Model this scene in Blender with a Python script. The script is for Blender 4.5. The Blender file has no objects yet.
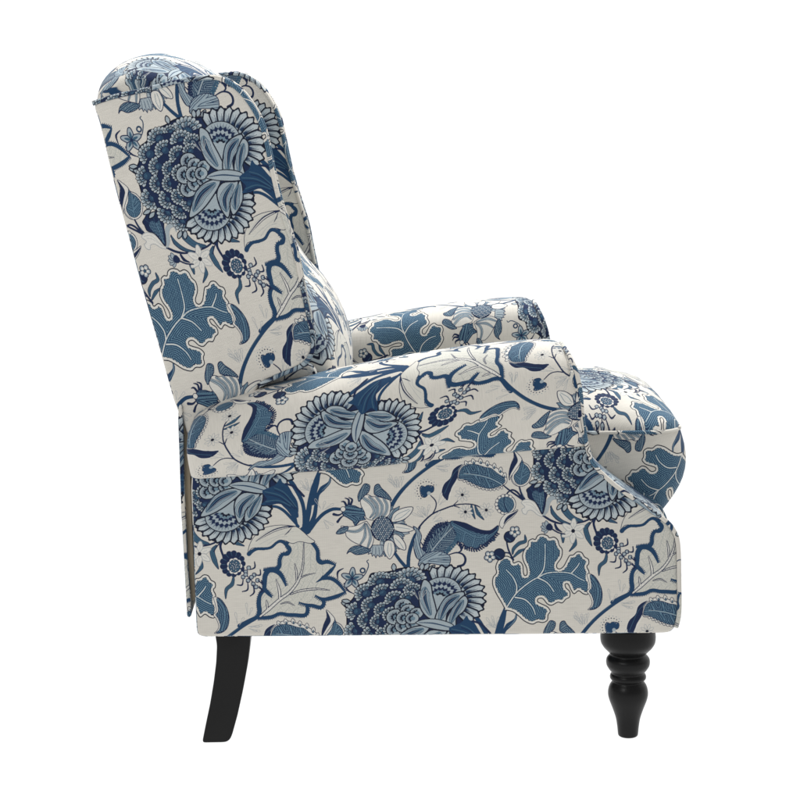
import bpy, bmesh, math, random
import numpy as np
from mathutils import Vector

random.seed(7)
rng = np.random.default_rng(5)
scene = bpy.context.scene
C = scene.collection

# ------------------------------------------------------------------ camera model
F = 2095.0; D = 3.1; U0, V0 = 464.0, 52.0
TH = math.radians(2.6)
CX = (U0 - 437.0) * D / F
CH = 1.0322                                   # eye height above the feet
ct, st = math.cos(TH), math.sin(TH)

def P(px, py, Y=0.0):
    """point of the chair's own frame on the vertical plane at depth Y"""
    wx, wy = CX, -D
    cx, cy = ct * wx + st * wy, -st * wx + ct * wy
    dx, dy, dz = (px - U0) / F, 1.0, -(py - V0) / F
    lx, ly = ct * dx + st * dy, -st * dx + ct * dy
    t = (Y - cy) / ly
    return (cx + t * lx, CH + t * dz)          # X, Z

SC = D / F                                     # metres per fabric unit

def Q(X, Z):
    return 437.0 + X / SC, V0 + (CH - Z) / SC

# ------------------------------------------------------------------ printed cloth
# lattice of the print: one repeat wide, one repeat high, with a half drop
BH = np.array([373.0, -19.0]); BV = np.array([-1.0, 297.0])
BM = np.linalg.inv(np.array([BH, BV]).T)
KT = 5
TW, TH_ = 373 * KT, 297 * KT
canvas = np.zeros((TH_, TW, 3), np.float32)
def srgb(r, g, b):
    return np.array([(c / 255 / 12.92) if c / 255 <= .04045 else ((c / 255 + .055) / 1.055) ** 2.4 for c in (r, g, b)], np.float32)
CR = srgb(205, 201, 192); PL = srgb(211, 209, 202); LB = srgb(156, 168, 174); MB = srgb(104, 128, 143)
AC = srgb(201, 199, 190)
BL = srgb(58, 90, 112); BD = srgb(38, 63, 90); NV = srgb(25, 40, 72); DK = srgb(18, 25, 44)
GR = srgb(160, 164, 166); ST = srgb(30, 62, 94)
canvas[:] = CR

def pts(s):
    return np.array([[float(c) for c in p.split(',')] for p in s.split()])
def smooth(p, closed=False, n=4):
    p = np.asarray(p, float)
    m = len(p)
    if m < 3: return p
    out = []
    rng_ = range(m) if closed else range(m - 1)
    for i in rng_:
        if closed: a, b, c, d = p[(i - 1) % m], p[i], p[(i + 1) % m], p[(i + 2) % m]
        else: a, b, c, d = p[max(i - 1, 0)], p[i], p[i + 1], p[min(i + 2, m - 1)]
        for k in range(n):
            t = k / n
            out.append(.5 * (2 * b + (c - a) * t + (2 * a - 5 * b + 4 * c - d) * t * t + (3 * b - a - 3 * c + d) * t ** 3))
    if not closed: out.append(p[-1])
    return np.array(out)

class Fr:
    """frame: sketch units to fabric units"""
    def __init__(s, ox, oy, k, A=None, t=None):
        s.o = np.array([ox, oy], float); s.k = k; s.A = A; s.t = t
    def __call__(s, p):
        q = s.o + np.asarray(p, float) / s.k
        if s.A is not None: q = (q - s.t) @ s.A.T
        return q
def tex(q):
    st_ = np.asarray(q) @ BM.T
    return st_ * np.array([TW, TH_])
def paint(mask, x0, y0, col):
    ys, xs = np.nonzero(mask)
    if not len(ys): return
    ys += y0; xs += x0
    c = col if col.ndim == 1 else col[ys - y0, xs - x0]
    canvas[ys % TH_, xs % TW] = c
    canvas[(ys + TH_ // 2) % TH_, (xs + TW // 2) % TW] = c
def grid(T, pad=2):
    x0, y0 = np.floor(T.min(0)).astype(int) - pad; x1, y1 = np.ceil(T.max(0)).astype(int) + pad
    gx, gy = np.meshgrid(np.arange(x0, x1), np.arange(y0, y1))
    return x0, y0, gx, gy
def inpoly(T, gx, gy):
    m = np.zeros(gx.shape, bool)
    for i in range(len(T)):
        (xa, ya), (xb, yb) = T[i], T[(i + 1) % len(T)]
        if ya == yb: continue
        r0, r1 = sorted((ya, yb))
        rows = (gy[:, 0] >= r0) & (gy[:, 0] < r1)
        if not rows.any(): continue
        yy = gy[rows]
        m[rows] ^= gx[rows] < (xb - xa) * (yy - ya) / (yb - ya) + xa
    return m
def distf(T, gx, gy, closed=False):
    d = np.full(gx.shape, 1e9)
    n = len(T)
    for i in range(n if closed else n - 1):
        a, b = T[i], T[(i + 1) % n]
        ab = b - a; L = (ab ** 2).sum() + 1e-9
        t = np.clip(((gx - a[0]) * ab[0] + (gy - a[1]) * ab[1]) / L, 0, 1)
        d = np.minimum(d, (gx - a[0] - t * ab[0]) ** 2 + (gy - a[1] - t * ab[1]) ** 2)
    return np.sqrt(d)
def fill(f, s, col, sm=True, outline=None, ow=.45, inset=None, icol=None, veins=None, period=1.5, vcol=None, hcol=None, wob=0):
    p = pts(s) if isinstance(s, str) else np.asarray(s, float)
    if sm: p = smooth(p, True, 4)
    T = tex(f(p))
    x0, y0, gx, gy = grid(T, 8)
    m = inpoly(T, gx, gy)
    paint(m, x0, y0, col)
    if inset or outline is not None:
        d = distf(T, gx, gy, True)
    mm = m
    if inset:
        dd = d + (np.sin(gx * .45) + np.sin(gy * .5 + 1)) * wob * KT
        mm = m & (dd > inset * KT)
        paint(m & (dd > (inset - .35) * KT), x0, y0, DK)
        paint(mm, x0, y0, icol)
    if veins:
        dv = np.full(gx.shape, 1e9)
        for v in veins:
            vp = smooth(pts(v), False, 3)
            dv = np.minimum(dv, distf(tex(f(vp)), gx, gy))
        period = period * 1.4
        ph = (dv / KT) % period
        h = hcol if hcol is not None else NV
        paint(mm & (ph > period * .62), x0, y0, h)
        fleck = (np.sin(gx * .9 + gy * .35) * np.sin(gy * .85 - gx * .2)) > .05
        paint(mm & (ph > period * .12) & (ph < period * .48) & fleck, x0, y0, vcol if vcol is not None else srgb(120, 150, 168))
    if outline is not None:
        paint(d < ow * KT, x0, y0, outline)
    if veins and vcol is None:
        pass
    return (x0, y0, mm, gx, gy)
def stroke(f, s, w, col, sm=True, clip=None):
    """w in sketch units: number or list of full widths along the path"""
    p = pts(s) if isinstance(s, str) else np.asarray(s, float)
    ww = np.full(len(p), float(w)) if np.isscalar(w) else np.array(w, float)
    if len(ww) != len(p): ww = np.interp(np.linspace(0, 1, len(p)), np.linspace(0, 1, len(ww)), ww)
    if sm and len(p) > 2:
        p = smooth(p, False, 5); ww = np.interp(np.linspace(0, 1, len(p)), np.linspace(0, 1, len(ww)), ww)
    T = tex(f(p)); R = ww / f.k * KT / 2
    pad = int(R.max()) + 2
    x0, y0, gx, gy = grid(T, pad)
    m = np.zeros(gx.shape, bool)
    for i in range(len(T) - 1):
        a, b = T[i], T[i + 1]; r = max(R[i], R[i + 1], .6) + 1
        xa = int(max(min(a[0], b[0]) - r - x0, 0)); xb = int(max(a[0], b[0]) + r - x0) + 2
        ya = int(max(min(a[1], b[1]) - r - y0, 0)); yb = int(max(a[1], b[1]) + r - y0) + 2
        sx, sy = gx[ya:yb, xa:xb], gy[ya:yb, xa:xb]
        ab = b - a; L = (ab ** 2).sum() + 1e-9
        t = np.clip(((sx - a[0]) * ab[0] + (sy - a[1]) * ab[1]) / L, 0, 1)
        d2 = (sx - a[0] - t * ab[0]) ** 2 + (sy - a[1] - t * ab[1]) ** 2
        m[ya:yb, xa:xb] |= d2 <= np.maximum(R[i] + (R[i + 1] - R[i]) * t, .6) ** 2
    paint(m, x0, y0, col)
def blob(f, x, y, r, col, outline=None, ow=.4, ry=None, ang=0, n=14):
    ry = ry or r; a = np.linspace(0, 2 * math.pi, n, endpoint=False)
    c, s_ = math.cos(ang), math.sin(ang)
    e = np.stack([r * np.cos(a), ry * np.sin(a)], 1) @ np.array([[c, s_], [-s_, c]]) + [x, y]
    fill(f, e, col, sm=True, outline=outline, ow=ow)
def petal(f, x, y, ang, L, w, col, outline=DK, ow=.35, tip=.55):
    u = np.array([math.cos(ang), math.sin(ang)]); v = np.array([-u[1], u[0]]); o = np.array([x, y])
    sh = [(0, 0), (.3 * L, w * .42), (tip * L, w * .5), (.85 * L, w * .3), (L, 0), (.85 * L, -w * .3), (tip * L, -w * .5), (.3 * L, -w * .42)]
    fill(f, [o + u * a + v * b for a, b in sh], col, outline=outline, ow=ow)
def leafst(f, s, w, col=BL, edge=NV):
    w = np.array(w, float)
    stroke(f, s, w + 5, edge); stroke(f, s, np.maximum(w - 3, 1), col)
    stroke(f, s, 1.6, NV)
def loops(f, x, y, angs, L=60, w=16):
    x0_, y0_ = x, y
    for j_, a in enumerate(angs):
        L_ = L * (1.45, 1.1, 1.3, .95)[j_ % 4]
        x, y = x0_ + (j_ - 1) * 7 * f.k / 8, y0_ + (j_ % 2) * 9 * f.k / 8
        a = math.radians(a)
        u = np.array([math.cos(a), math.sin(a)]); v = np.array([-u[1], u[0]]); o = np.array([x, y]) + u * 12
        p = [o, o + u * L_ * .5 + v * w * .25, o + u * L_ * .85 + v * w * .5, o + u * L_, o + u * L_ * .85 - v * w * .5, o + u * L_ * .5 - v * w * .25, o]
        stroke(f, p, .42 * f.k, GR)
def teeth(f, s, L, step, col, side=1):
    p = smooth(pts(s), False, 6)
    seg = np.diff(p, axis=0); ln = np.hypot(*seg.T); cum = np.r_[0, np.cumsum(ln)]
    for d in np.arange(0, cum[-1], step):
        i = min(np.searchsorted(cum, d, 'right') - 1, len(seg) - 1)
        u = seg[i] / (ln[i] + 1e-9); n = np.array([u[1], -u[0]]) * side
        o = p[i] + u * (d - cum[i])
        stroke(f, [o, o + n * L * .6, o + n * L + u * step * .3], [step * 1.0, step * .7, 1.5], col, sm=False)

# frames (sketch zooms)
Z1 = Fr(190, 450, 8); Z2 = Fr(280, 450, 8); Z3 = Fr(340, 480, 8); Z4 = Fr(410, 450, 8); Z5 = Fr(480, 450, 8)
Z6 = Fr(480, 530, 6.667); Z7 = Fr(580, 520, 6.667); Z8 = Fr(240, 540, 7.273); Z9 = Fr(530, 440, 6.667)
P2 = Fr(330, 540, 5.333); PX = Fr(0, 0, 1)
def affine(src, dst):
    src = np.array(src, float); dst = np.array(dst, float)
    M = np.c_[src, np.ones(len(src))]
    sol, *_ = np.linalg.lstsq(M, dst, rcond=None)
    return sol[:2].T, sol[2]                  # dst = A src + t
wA, wt = affine([(423, 580), (414.4, 625.3), (386.5, 690), (443, 754.5), (345, 603), (420, 701), (358, 745)],
                [(201, 127), (207.8, 176), (201.5, 266.5), (271, 315), (132, 169), (238, 269), (194, 319)])
W1 = Fr(130, 100, 5.333, np.linalg.inv(wA), wt)

def draw_print():
    # stems behind everything: bundle
    stroke(Z2, '50,195 110,270 165,370 190,450 200,560 190,640', [30, 36, 32, 30, 36, 40], ST)
    stroke(Z2, '320,160 275,270 245,380 230,480 205,600', [34, 38, 38, 44, 50], ST)
    stroke(Z2, '405,185 395,250 340,300 305,350 290,430 275,520 230,620', [6, 22, 44, 26, 30, 36, 40], ST)
    stroke(Z2, '405,190 390,260 335,315', [2, 8, 2], MB)
    stroke(Z2, '480,465 420,465 350,500 290,560 240,620 200,650', [24, 28, 30, 30, 40, 50], ST)
    stroke(Z1, '630,440 690,440 750,470 810,530 870,600', [24, 22, 24, 24, 20], ST)
    fill(Z1, '555,240 600,200 700,185 770,200 752,235 790,290 810,330 850,420 870,500 865,530 820,520 780,470 740,430 690,380 640,352 600,345 545,340 580,290', ST)
    stroke(Z2, '110,510 130,560 145,630', [40, 22, 18], ST)
    for q in ('600,230 680,300 780,420', '640,215 720,290 820,450', '700,210 760,290 840,450'):
        stroke(Z1, q, 6, BL); stroke(Z1, pts(q) + [-16, 6], 6, NV)
    fill(Z2, '150,640 195,590 245,600 250,640 215,665', ST)
    # acanthus stem
    stroke(PX, '630,596.5 616,605 600,617 588,629 580,640 574,652', [3.8, 3.4, 3.6, 3.8, 4.2, 4.6], ST)
    stroke(PX, '614,605 600,615.5 589,626', .5, BL)
    # stems from sunflower to peony
    stroke(Z3, '430,570 480,640 530,700 545,740', [24, 26, 28, 30], ST)
    stroke(Z3, '640,380 600,440 570,520 550,600 545,690 545,740', [10, 26, 32, 30, 32, 32], ST)
    # -------- acanthus with thick toothed outline
    body = '130,550 145,500 140,440 148,390 180,350 185,300 190,240 215,205 260,205 288,180 292,130 310,95 350,85 362,55 340,18 382,-18 455,-32 516,0 560,60 568,130 600,155 695,175 650,220 600,265 660,268 710,300 765,370 700,400 605,420 605,460 580,482 490,462 490,515 465,538 400,532 350,530 290,518 230,545'
    x0, y0, m, gx, gy = fill(Z8, body, AC, sm=False)
    st_ = (np.sin(gx * .55 + np.sin(gy * .16) * 2.4) * np.sin(gy * .5 + np.sin(gx * .12) * 2.6)) > .28
    paint(m & st_, x0, y0, srgb(176, 178, 170))
    dv = distf(tex(Z8(smooth(pts('150,540 210,490 290,420 360,370 410,310 435,260 460,170 465,0'), False, 3))), gx, gy)
    lobes = (np.sin(gx * .035 + gy * .02) + np.sin(gy * .045 - gx * .013)) * 6
    paint(m & (((dv + lobes) % 34) < 1.6), x0, y0, srgb(150, 156, 156))
    B = ['0,605 60,575 130,540 146,500 140,450 148,390 180,350 215,380 235,405', '180,350 182,300 188,240 218,205 262,210 300,240 325,290 335,325',
         '262,210 288,180 292,130 312,92 350,88 364,55 340,18 382,-18 455,-32 516,0 563,64 568,130 592,155 640,150 695,175',
         '695,175 660,215 610,262 555,297', '600,268 660,270 712,302 765,370', '765,370 710,398 650,415 600,420 548,390',
         '604,420 610,455 585,480 530,465 490,460 430,440', '490,465 492,510 468,536 400,532 350,530 290,520 230,545 135,550', '180,205 220,200 265,195']
    wd = [[26, 26, 26, 30, 30, 26, 30, 22, 5], [26, 30, 34, 34, 32, 28, 18, 4], [30, 26, 26, 24, 24, 26, 24, 22, 22, 22, 24, 26, 26, 26, 8],
          [8, 26, 24, 4], [24, 24, 24, 10], [10, 26, 26, 22, 4], [24, 26, 26, 22, 18, 3], [22, 26, 26, 24, 24, 20, 26, 20], [16, 22, 20]]
    for s, w in zip(B, wd): stroke(Z8, s, np.array(w) * 1.12, ST)
    for i, sd in ((0, -1), (1, -1), (2, -1), (4, -1), (5, -1), (6, 1), (7, 1), (8, -1)):
        teeth(Z8, B[i].split(' ', 2)[2] if i == 0 else B[i], 22, 12, ST, 1)
    V = [('150,540 210,490 290,420 360,370 410,310 435,260 460,170 465,0', [14, 22, 20, 18, 18, 16, 12, 4], 1),
         ('415,290 412,220 400,160', [10, 14, 4], 0), ('430,270 480,245 550,230', [12, 8, 3], 0), ('370,380 450,355 560,345 650,355', [10, 14, 12, 4], 1),
         ('290,415 290,360 265,270', [12, 18, 4], 0), ('205,495 200,450 195,420', [10, 14, 3], 0), ('300,450 350,440 400,465', [6, 10, 3], 0)]
    for s, w, c in V: stroke(Z8, s, np.array(w) * 1.25 + 2, NV)
    for s, w, c in V: stroke(Z8, s, np.maximum(np.array(w) * 1.25 - 9.0, .6), PL)
    for s, w, c in V[:1] + V[3:4]:
        p = smooth(pts(s), False, 6)
        for q in p[::2]: blob(Z8, q[0], q[1], 2, NV, n=6)
    # -------- long pale leaf over it
    LF = '470,800 482,740 520,675 590,612 700,588 800,592 860,605 905,640 960,690 1000,720 960,735 880,720 820,735 760,710 700,715 640,760 560,765 500,770'
    fill(Z1, LF, AC, outline=NV, ow=.3)
    for q in ('560,740 640,700 740,660 830,640', '540,700 620,640 720,606 800,606', '620,745 700,690 780,680'): stroke(Z1, q, 2.5, GR)
    stroke(Z1, '530,715 620,660 700,622 800,600 850,600', [4, 20, 22, 17, 5], NV); stroke(Z1, '545,708 620,662 700,624 790,604', [1, 7, 8, 4], PL)
    stroke(Z1, '760,668 790,640 815,610', [3, 9, 4], NV)
    stroke(Z8, '70,85 95,65 130,50 180,50 230,40 268,8 300,-4 340,18', [34, 26, 22, 20, 20, 20, 24, 24], ST)
    # -------- oak leaf
    oak = ('170,535 140,480 110,430 85,370 88,320 110,290 105,250 120,210 150,185 185,180 215,200 225,225 260,215 285,240 290,290 300,310 315,300 312,260 '
           '290,210 285,170 300,130 320,110 325,80 350,65 370,70 385,45 415,35 450,45 465,60 495,55 520,75 530,110 550,140 545,190 515,235 515,260 535,268 560,250 '
           '580,215 600,180 625,175 650,155 680,160 700,190 725,205 728,235 715,255 730,290 725,330 740,370 735,410 720,440 690,435 660,415 630,435 610,410 590,370 '
           '570,370 575,395 600,420 600,455 575,470 550,495 520,490 480,510 450,500 420,465 390,465 385,485 410,500 450,520 470,550 455,575 450,610 420,625 385,620 '
           '350,635 300,615 260,580 220,550 180,540')
    vs = ['170,535 240,430 330,355 385,325 450,295 540,290 610,300 660,330 700,350', '385,325 425,270 435,190 435,100', '385,325 450,360 495,420',
          '240,430 245,380 220,320 175,270', '235,455 300,470 350,520 370,570', '610,300 650,255 665,230']
    stroke(Z6, '170,530 160,600 145,660 125,740', [20, 22, 24, 30], ST)
    fill(Z6, oak, PL, outline=DK, ow=.5, inset=2.9, icol=BL, veins=vs, period=1.25, vcol=srgb(128, 164, 180), hcol=srgb(30, 54, 86), wob=.22)
    for v in vs: stroke(Z6, v, [7, 6, 4, 3], PL)
    p = smooth(pts(vs[0]), False, 5)
    for q in p[::2]: blob(Z6, q[0], q[1], 2, BL, n=6)
    fill(Z7, '50,370 90,378 122,415 147,470 152,530 137,580 100,607 56,610 74,590 84,560 68,515 48,487 68,462 62,420', PL, outline=NV, ow=.3)
    fill(Z7, '70,378 98,385 122,420 146,470 150,530 135,580 100,604 66,606 86,588 94,556 80,512 64,486 80,462 76,420', BL, veins=['70,380 110,430 125,500 105,590'], period=1.3, outline=NV, ow=.25)
    # -------- serrated leaf with fold
    fill(Z4, '430,108 380,125 340,160 320,220 270,270 250,330 260,370 300,408 318,350 345,300 376,245 392,180 420,130', NV, outline=PL, ow=.4)
    stroke(Z4, '420,120 350,190 310,270 275,350', 4, BL)
    stroke(Z4, '425,115 392,160 380,230 335,310 312,400', [6, 9, 9, 9, 3], PL)
    fill(Z4, '380,205 400,145 440,112 480,90 540,92 600,108 660,128 720,165 768,210 775,260 740,292 700,312 640,325 580,315 520,290 470,268 430,246 388,240', PL, outline=NV, ow=.35)
    fill(Z4, '388,205 408,150 445,122 490,115 540,120 600,140 650,150 700,190 745,220 762,255 735,283 700,300 640,312 580,302 520,277 475,256 430,235 392,230', BL, outline=NV, ow=.25,
         veins=['400,200 520,200 640,230 745,285', '480,195 450,140', '560,205 540,135', '640,230 620,150', '520,205 560,270', '600,220 640,300'], period=1.15, hcol=NV)
    stroke(Z4, '430,190 520,200 640,230 745,285', 4, LB)
    for i, (x, y) in enumerate([(452, 98), (505, 84), (560, 84), (612, 104), (664, 124), (712, 156), (742, 200)]):
        a = -2.1 + i * .13
        petal(Z4, x + 10, y + 30, a, 46, 30, PL, NV, .3)
        petal(Z4, x + 10, y + 30, a, 26, 12, BL, None)
    for i in range(11):
        t = i / 10; x = 430 + t * 300; y = 248 + 70 * math.sin(t * 2.2)
        petal(Z4, x, y - 8, 1.2, 22, 20, PL, NV, .25)
    stroke(Z4, '745,285 800,330 870,380 920,415', [10, 14, 16, 18], NV)
    # -------- twin lobed leaf
    fill(Z5, '330,66 345,100 385,125 415,180 405,235 372,282 318,298 270,275 250,225 280,165 310,120', PL, outline=NV, ow=.35)
    fill(Z5, '335,90 348,112 380,140 402,182 392,230 366,268 322,284 285,262 272,212 305,165', BL, veins=['320,290 330,220 350,120', '330,230 390,190', '325,240 285,210', '330,200 370,150'], period=1.1, hcol=BD, outline=NV, ow=.25)
    fill(Z5, '268,5 300,30 335,75 320,115 285,165 250,215 235,245 232,185 248,120 272,60', PL, outline=NV, ow=.3)
    fill(Z5, '268,8 292,50 303,95 275,145 245,200 235,240 235,180 250,120 275,60', NV)
    stroke(Z5, '260,200 262,250 300,290', 3, NV)
    stroke(Z5, '315,298 330,350 362,412', [12, 16, 20], NV); stroke(Z5, '330,330 352,385', 3, MB)
    # -------- round leaf
    stroke(Z5, '190,420 215,355 255,325 300,345 350,410', [8, 12, 14, 16, 14], NV)
    blob(Z5, 205, 440, 82, PL, NV, .35, ry=80); 
    for i in range(9):
        a = 1.9 + i * .42; blob(Z5, 205 + 74 * math.cos(a), 440 + 70 * math.sin(a), 14, PL, NV, .25)
    blob(Z5, 208, 442, 64, BL, NV, .3, ry=62)
    fill(Z5, '150,400 200,380 260,400 270,450 240,500 190,500 150,460', BL, veins=['200,370 200,430 225,500'], period=1.1, hcol=BD)
    stroke(Z5, '195,380 195,440 225,505', 7, NV)
    fill(Z5, '305,485 270,535 220,575 190,612 178,632 155,602 172,550 210,515 260,500', PL, outline=NV, ow=.3)
    fill(Z5, '300,492 266,530 222,564 190,600 200,560 225,530 262,510', NV)
    # -------- tulip
    fill(Z5, '330,425 372,402 430,420 480,480 505,540 460,525 420,492 385,492 370,520 345,512 335,480 360,462', PL, outline=GR, ow=.35)
    fill(Z5, '505,535 520,440 555,385 610,365 645,400 620,440 612,405 580,410 560,440 545,500', LB, outline=GR, ow=.35)
    for q in ('350,425 410,430 460,490 495,530', '370,440 420,460 480,520', '515,520 535,440 580,390 620,385', '525,520 550,450 590,400'): stroke(Z5, q, 2.6, GR)
    fill(Z5, '380,350 372,325 400,300 440,268 470,298 500,270 540,290 545,345 530,400 522,460 500,522 470,470 440,420 390,392', NV, outline=DK, ow=.35)
    fill(Z5, '430,400 420,350 450,330 480,350 510,340 515,400 505,460 498,505 465,440', BL, veins=['480,340 495,505'], period=1.0, hcol=NV)
    for q in ('400,310 430,350', '470,300 470,340', '520,295 500,350'): stroke(Z5, q, 5, BD)
    stroke(Z5, '505,535 560,572 620,595 700,606', [9, 10, 10, 8], NV)
    leafst(Z5, '570,455 580,510 620,560 670,595', [4, 20, 16, 5])
    # -------- star flower and leaves
    stroke(Z9, '100,515 150,545 210,565 260,568 350,556 410,530 455,490', [9, 10, 10, 10, 12, 14, 16], NV)
    leafst(Z9, '212,408 232,470 282,527 350,548', [8, 42, 36, 10])
    leafst(Z9, '140,450 160,500 210,545 262,565', [5, 22, 16, 6])
    leafst(Z9, '280,452 330,465 385,500 440,500', [4, 30, 20, 8])
    leafst(Z9, '462,490 500,535 540,548 585,565', [8, 10, 22, 3])
    leafst(Z9, '400,560 375,600 390,660 415,715', [6, 30, 30, 4])
    stroke(Z9, '460,462 440,520 428,570 450,640', [20, 26, 16, 14], NV)
    stroke(Z9, '425,540 400,575 385,600', 8, NV)
    leafst(Z9, '302,660 302,705 265,750', [8, 24, 4]); leafst(Z9, '215,640 222,665 222,690', [16, 20, 8])
    for i in range(6):
        a = -1.5 + i * math.pi / 3
        petal(Z9, 290, 615, a, 84, 42, PL, GR, .32, .4)
    for i in range(6):
        a = -1.5 + i * math.pi / 3; stroke(Z9, [(290 + 25 * math.cos(a), 615 + 25 * math.sin(a)), (290 + 55 * math.cos(a), 615 + 55 * math.sin(a))], 2.4, GR, sm=False)
    blob(Z9, 290, 615, 13, DK)
    for i in range(5):
        petal(Z9, 118, 590, 2.0 + i * .62, 46, 26, LB, NV, .3)
    fill(Z9, '112,575 135,562 155,590 140,612 112,602', NV)
    stroke(Z9, '148,600 190,625 235,636', [10, 10, 8], NV); stroke(Z9, '168,568 182,600 215,622', [14, 20, 6], NV)
    # -------- round ruffled flower and seed head
    for i in range(13):
        a = i * 2 * math.pi / 13; blob(Z7, 176 + 66 * math.cos(a), 150 + 70 * math.sin(a), 20, NV)
    blob(Z7, 176, 150, 66, NV, ry=72)
    for i in range(13):
        a = i * 2 * math.pi / 13 + .2; stroke(Z7, [(180 + 52 * math.cos(a), 152 + 56 * math.sin(a)), (176 + 80 * math.cos(a), 150 + 82 * math.sin(a))], 3, BL, sm=False)
    for i in range(9):
        a = i * 2 * math.pi / 9; blob(Z7, 188 + 36 * math.cos(a), 165 + 40 * math.sin(a), 15, PL)
    blob(Z7, 188, 165, 38, BL, NV, .3, ry=42)
    for k in range(16):
        a = k * 2.4; r = 8 + k * 1.9; blob(Z7, 188 + r * math.cos(a), 165 + r * math.sin(a), 6, LB, NV, .25, n=8)
    leafst(Z7, '182,235 172,285 135,320 130,380', [8, 24, 22, 3])
    stroke(Z7, '225,180 280,240 330,295 385,335', [8, 7, 7, 5], NV)
    for x, y in ((262, 205), (282, 178), (245, 238), (318, 225), (278, 262), (300, 240), (312, 285), (340, 262), (262, 222), (330, 305)):
        a = .75; blob(Z7, x, y, 14, LB, NV, .45, n=4, ang=a)
    for q in ('290,190 322,175 320,138', '325,225 358,225 358,190', '245,250 238,290 205,290', '275,270 275,322 240,335', '310,290 318,340 292,365', '345,262 375,285 365,262', '350,300 372,330 350,345'):
        stroke(Z7, q, [6, 12, 7], NV)
    # -------- bud pair
    stroke(Z6, '175,60 188,130 222,205', [10, 12, 14], NV); stroke(Z6, '150,155 195,160 222,200', [10, 10, 12], NV)
    leafst(Z6, '300,40 302,80 262,95 225,130 218,165', [4, 20, 22, 20, 6]); leafst(Z6, '300,132 262,150 225,185', [4, 22, 8])
    for (bx, by, fx, fy) in ((198, 50, 232, 16), (128, 166, 66, 180)):
        blob(Z6, bx, by, 38, NV, DK, .4); stroke(Z6, [(bx - 20, by + 8), (bx + 6, by + 26)], 5, BL, sm=False)
        for i in range(5):
            a = i * 2 * math.pi / 5 + .3; blob(Z6, fx + 23 * math.cos(a), fy + 23 * math.sin(a), 16, LB, NV, .45)
        for i in range(5):
            a = i * 2 * math.pi / 5 + .3; blob(Z6, fx + 18 * math.cos(a), fy + 18 * math.sin(a), 9, PL)
        blob(Z6, fx, fy, 9, BL, NV, .3)
    # -------- small star with curl
    stroke(P2, '150,190 180,185 200,150 205,125 196,110 204,102', [5, 6, 6, 6, 5, 5], BD); blob(P2, 174, 158, 12, CR, BD, .8)
    stroke(P2, '72,145 42,165 42,205', [4, 12, 4], NV); stroke(P2, '75,225 95,262 128,282', [6, 10, 3], NV)
    for i in range(5):
        a = -1.5 + i * 2 * math.pi / 5
        petal(P2, 118, 200, a, 60, 34, LB, NV, .5, .4); petal(P2, 118, 200, a, 40, 14, BL, None)
    blob(P2, 118, 200, 8, NV)
    # -------- twig with dotted flowers
    stroke(Z4, '70,620 110,570 180,510 260,475 330,450 400,435 480,435 540,450 575,475', [16, 14, 13, 12, 12, 10, 10, 10, 5], NV)
    stroke(Z4, '340,450 390,400', [10, 5], NV, sm=False); stroke(Z4, '355,450 395,462 422,485', [8, 8, 4], NV)
    stroke(Z4, '180,510 205,460 205,410 165,362', [10, 10, 10, 8], NV)
    leafst(Z4, '490,440 500,500 520,552', [8, 24, 4]); leafst(Z4, '520,450 545,510 590,560', [8, 28, 4])
    for x, y in ((418, 360), (443, 497), (610, 483)):
        for i in range(9):
            a = i * 2 * math.pi / 9 + .2; petal(Z4, x + 16 * math.cos(a), y + 16 * math.sin(a), a, 44, 20, CR, GR, .22)
        blob(Z4, x, y, 13, DK)
    fill(Z4, '78,300 95,282 118,292 140,280 188,290 188,328 165,342 140,332 138,362 118,378 92,372 82,345', ST, outline=NV, ow=.25)
    blob(Z4, 150, 345, 15, LB)
    for i in range(12):
        a = 2.2 + i * .31; x, y = 130 + 58 * math.cos(a), 325 + 58 * math.sin(a)
        stroke(Z4, [(130 + 46 * math.cos(a), 325 + 46 * math.sin(a)), (x, y)], 2.4, GR, sm=False)
        blob(Z4, 130 + 74 * math.cos(a), 325 + 74 * math.sin(a), 5, NV, n=6); blob(Z4, 130 + 92 * math.cos(a + .15), 325 + 92 * math.sin(a + .15), 3.4, MB, n=6)
    # -------- feathered leaves by the peony
    fill(PX, '419,566 421,552 424,544 428,535 432,531 436,525 441,525 447,522 453,524 457,528 460,534 457,538 456,543 451,546 448,552 441,555 437,560 428,563', BL, outline=NV, ow=.4,
         veins=['420,566 432,550 443,536 450,524', '432,550 428,538', '432,550 445,552', '440,540 438,528', '440,540 454,541'], period=1.2, hcol=NV, vcol=LB)
    fill(PX, '450,522 460,522 470,526 480,530 490,531 498,526 498,531 494,536 495,541 489,542 487,547 481,545 477,550 471,547 466,549 463,543 458,542 456,534', BL, outline=NV, ow=.4,
         veins=['452,525 465,532 480,538 496,529', '465,532 462,545', '475,536 472,548', '485,537 486,546'], period=1.15, hcol=BD)
    fill(PX, '452,522 464,522.5 476,528 488,531.5 498,526.5 492,534 480,534 466,529', NV)
    stroke(PX, '424,560 434,548 444,536 453,527', [.5, 1, 1, .5], LB)
    teeth(PX, '422,552 424,544 428,535 436,525 447,522', 3.2, 2.4, NV, -1); teeth(PX, '425,565 437,560 448,552 456,543 460,534', 3.0, 2.6, BL, 1)
    teeth(PX, '458,542 466,547 477,549 489,541 497,533', 2.6, 2.2, NV, -1)
    for i in range(9):
        t = i / 8; stroke(PX, [(423 + 24 * t, 545 - 20 * t), (420 + 27 * t, 541 - 21 * t)], [1.8, .4], NV, sm=False)
    fill(PX, '413,526 418,529 421.5,536 420,546 426,553 424,560 417,558 414,550 413.5,540 416,533', LB, outline=NV, ow=.4, veins=['415,528 418,545 422,557'], period=1.2, hcol=BD)
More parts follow.
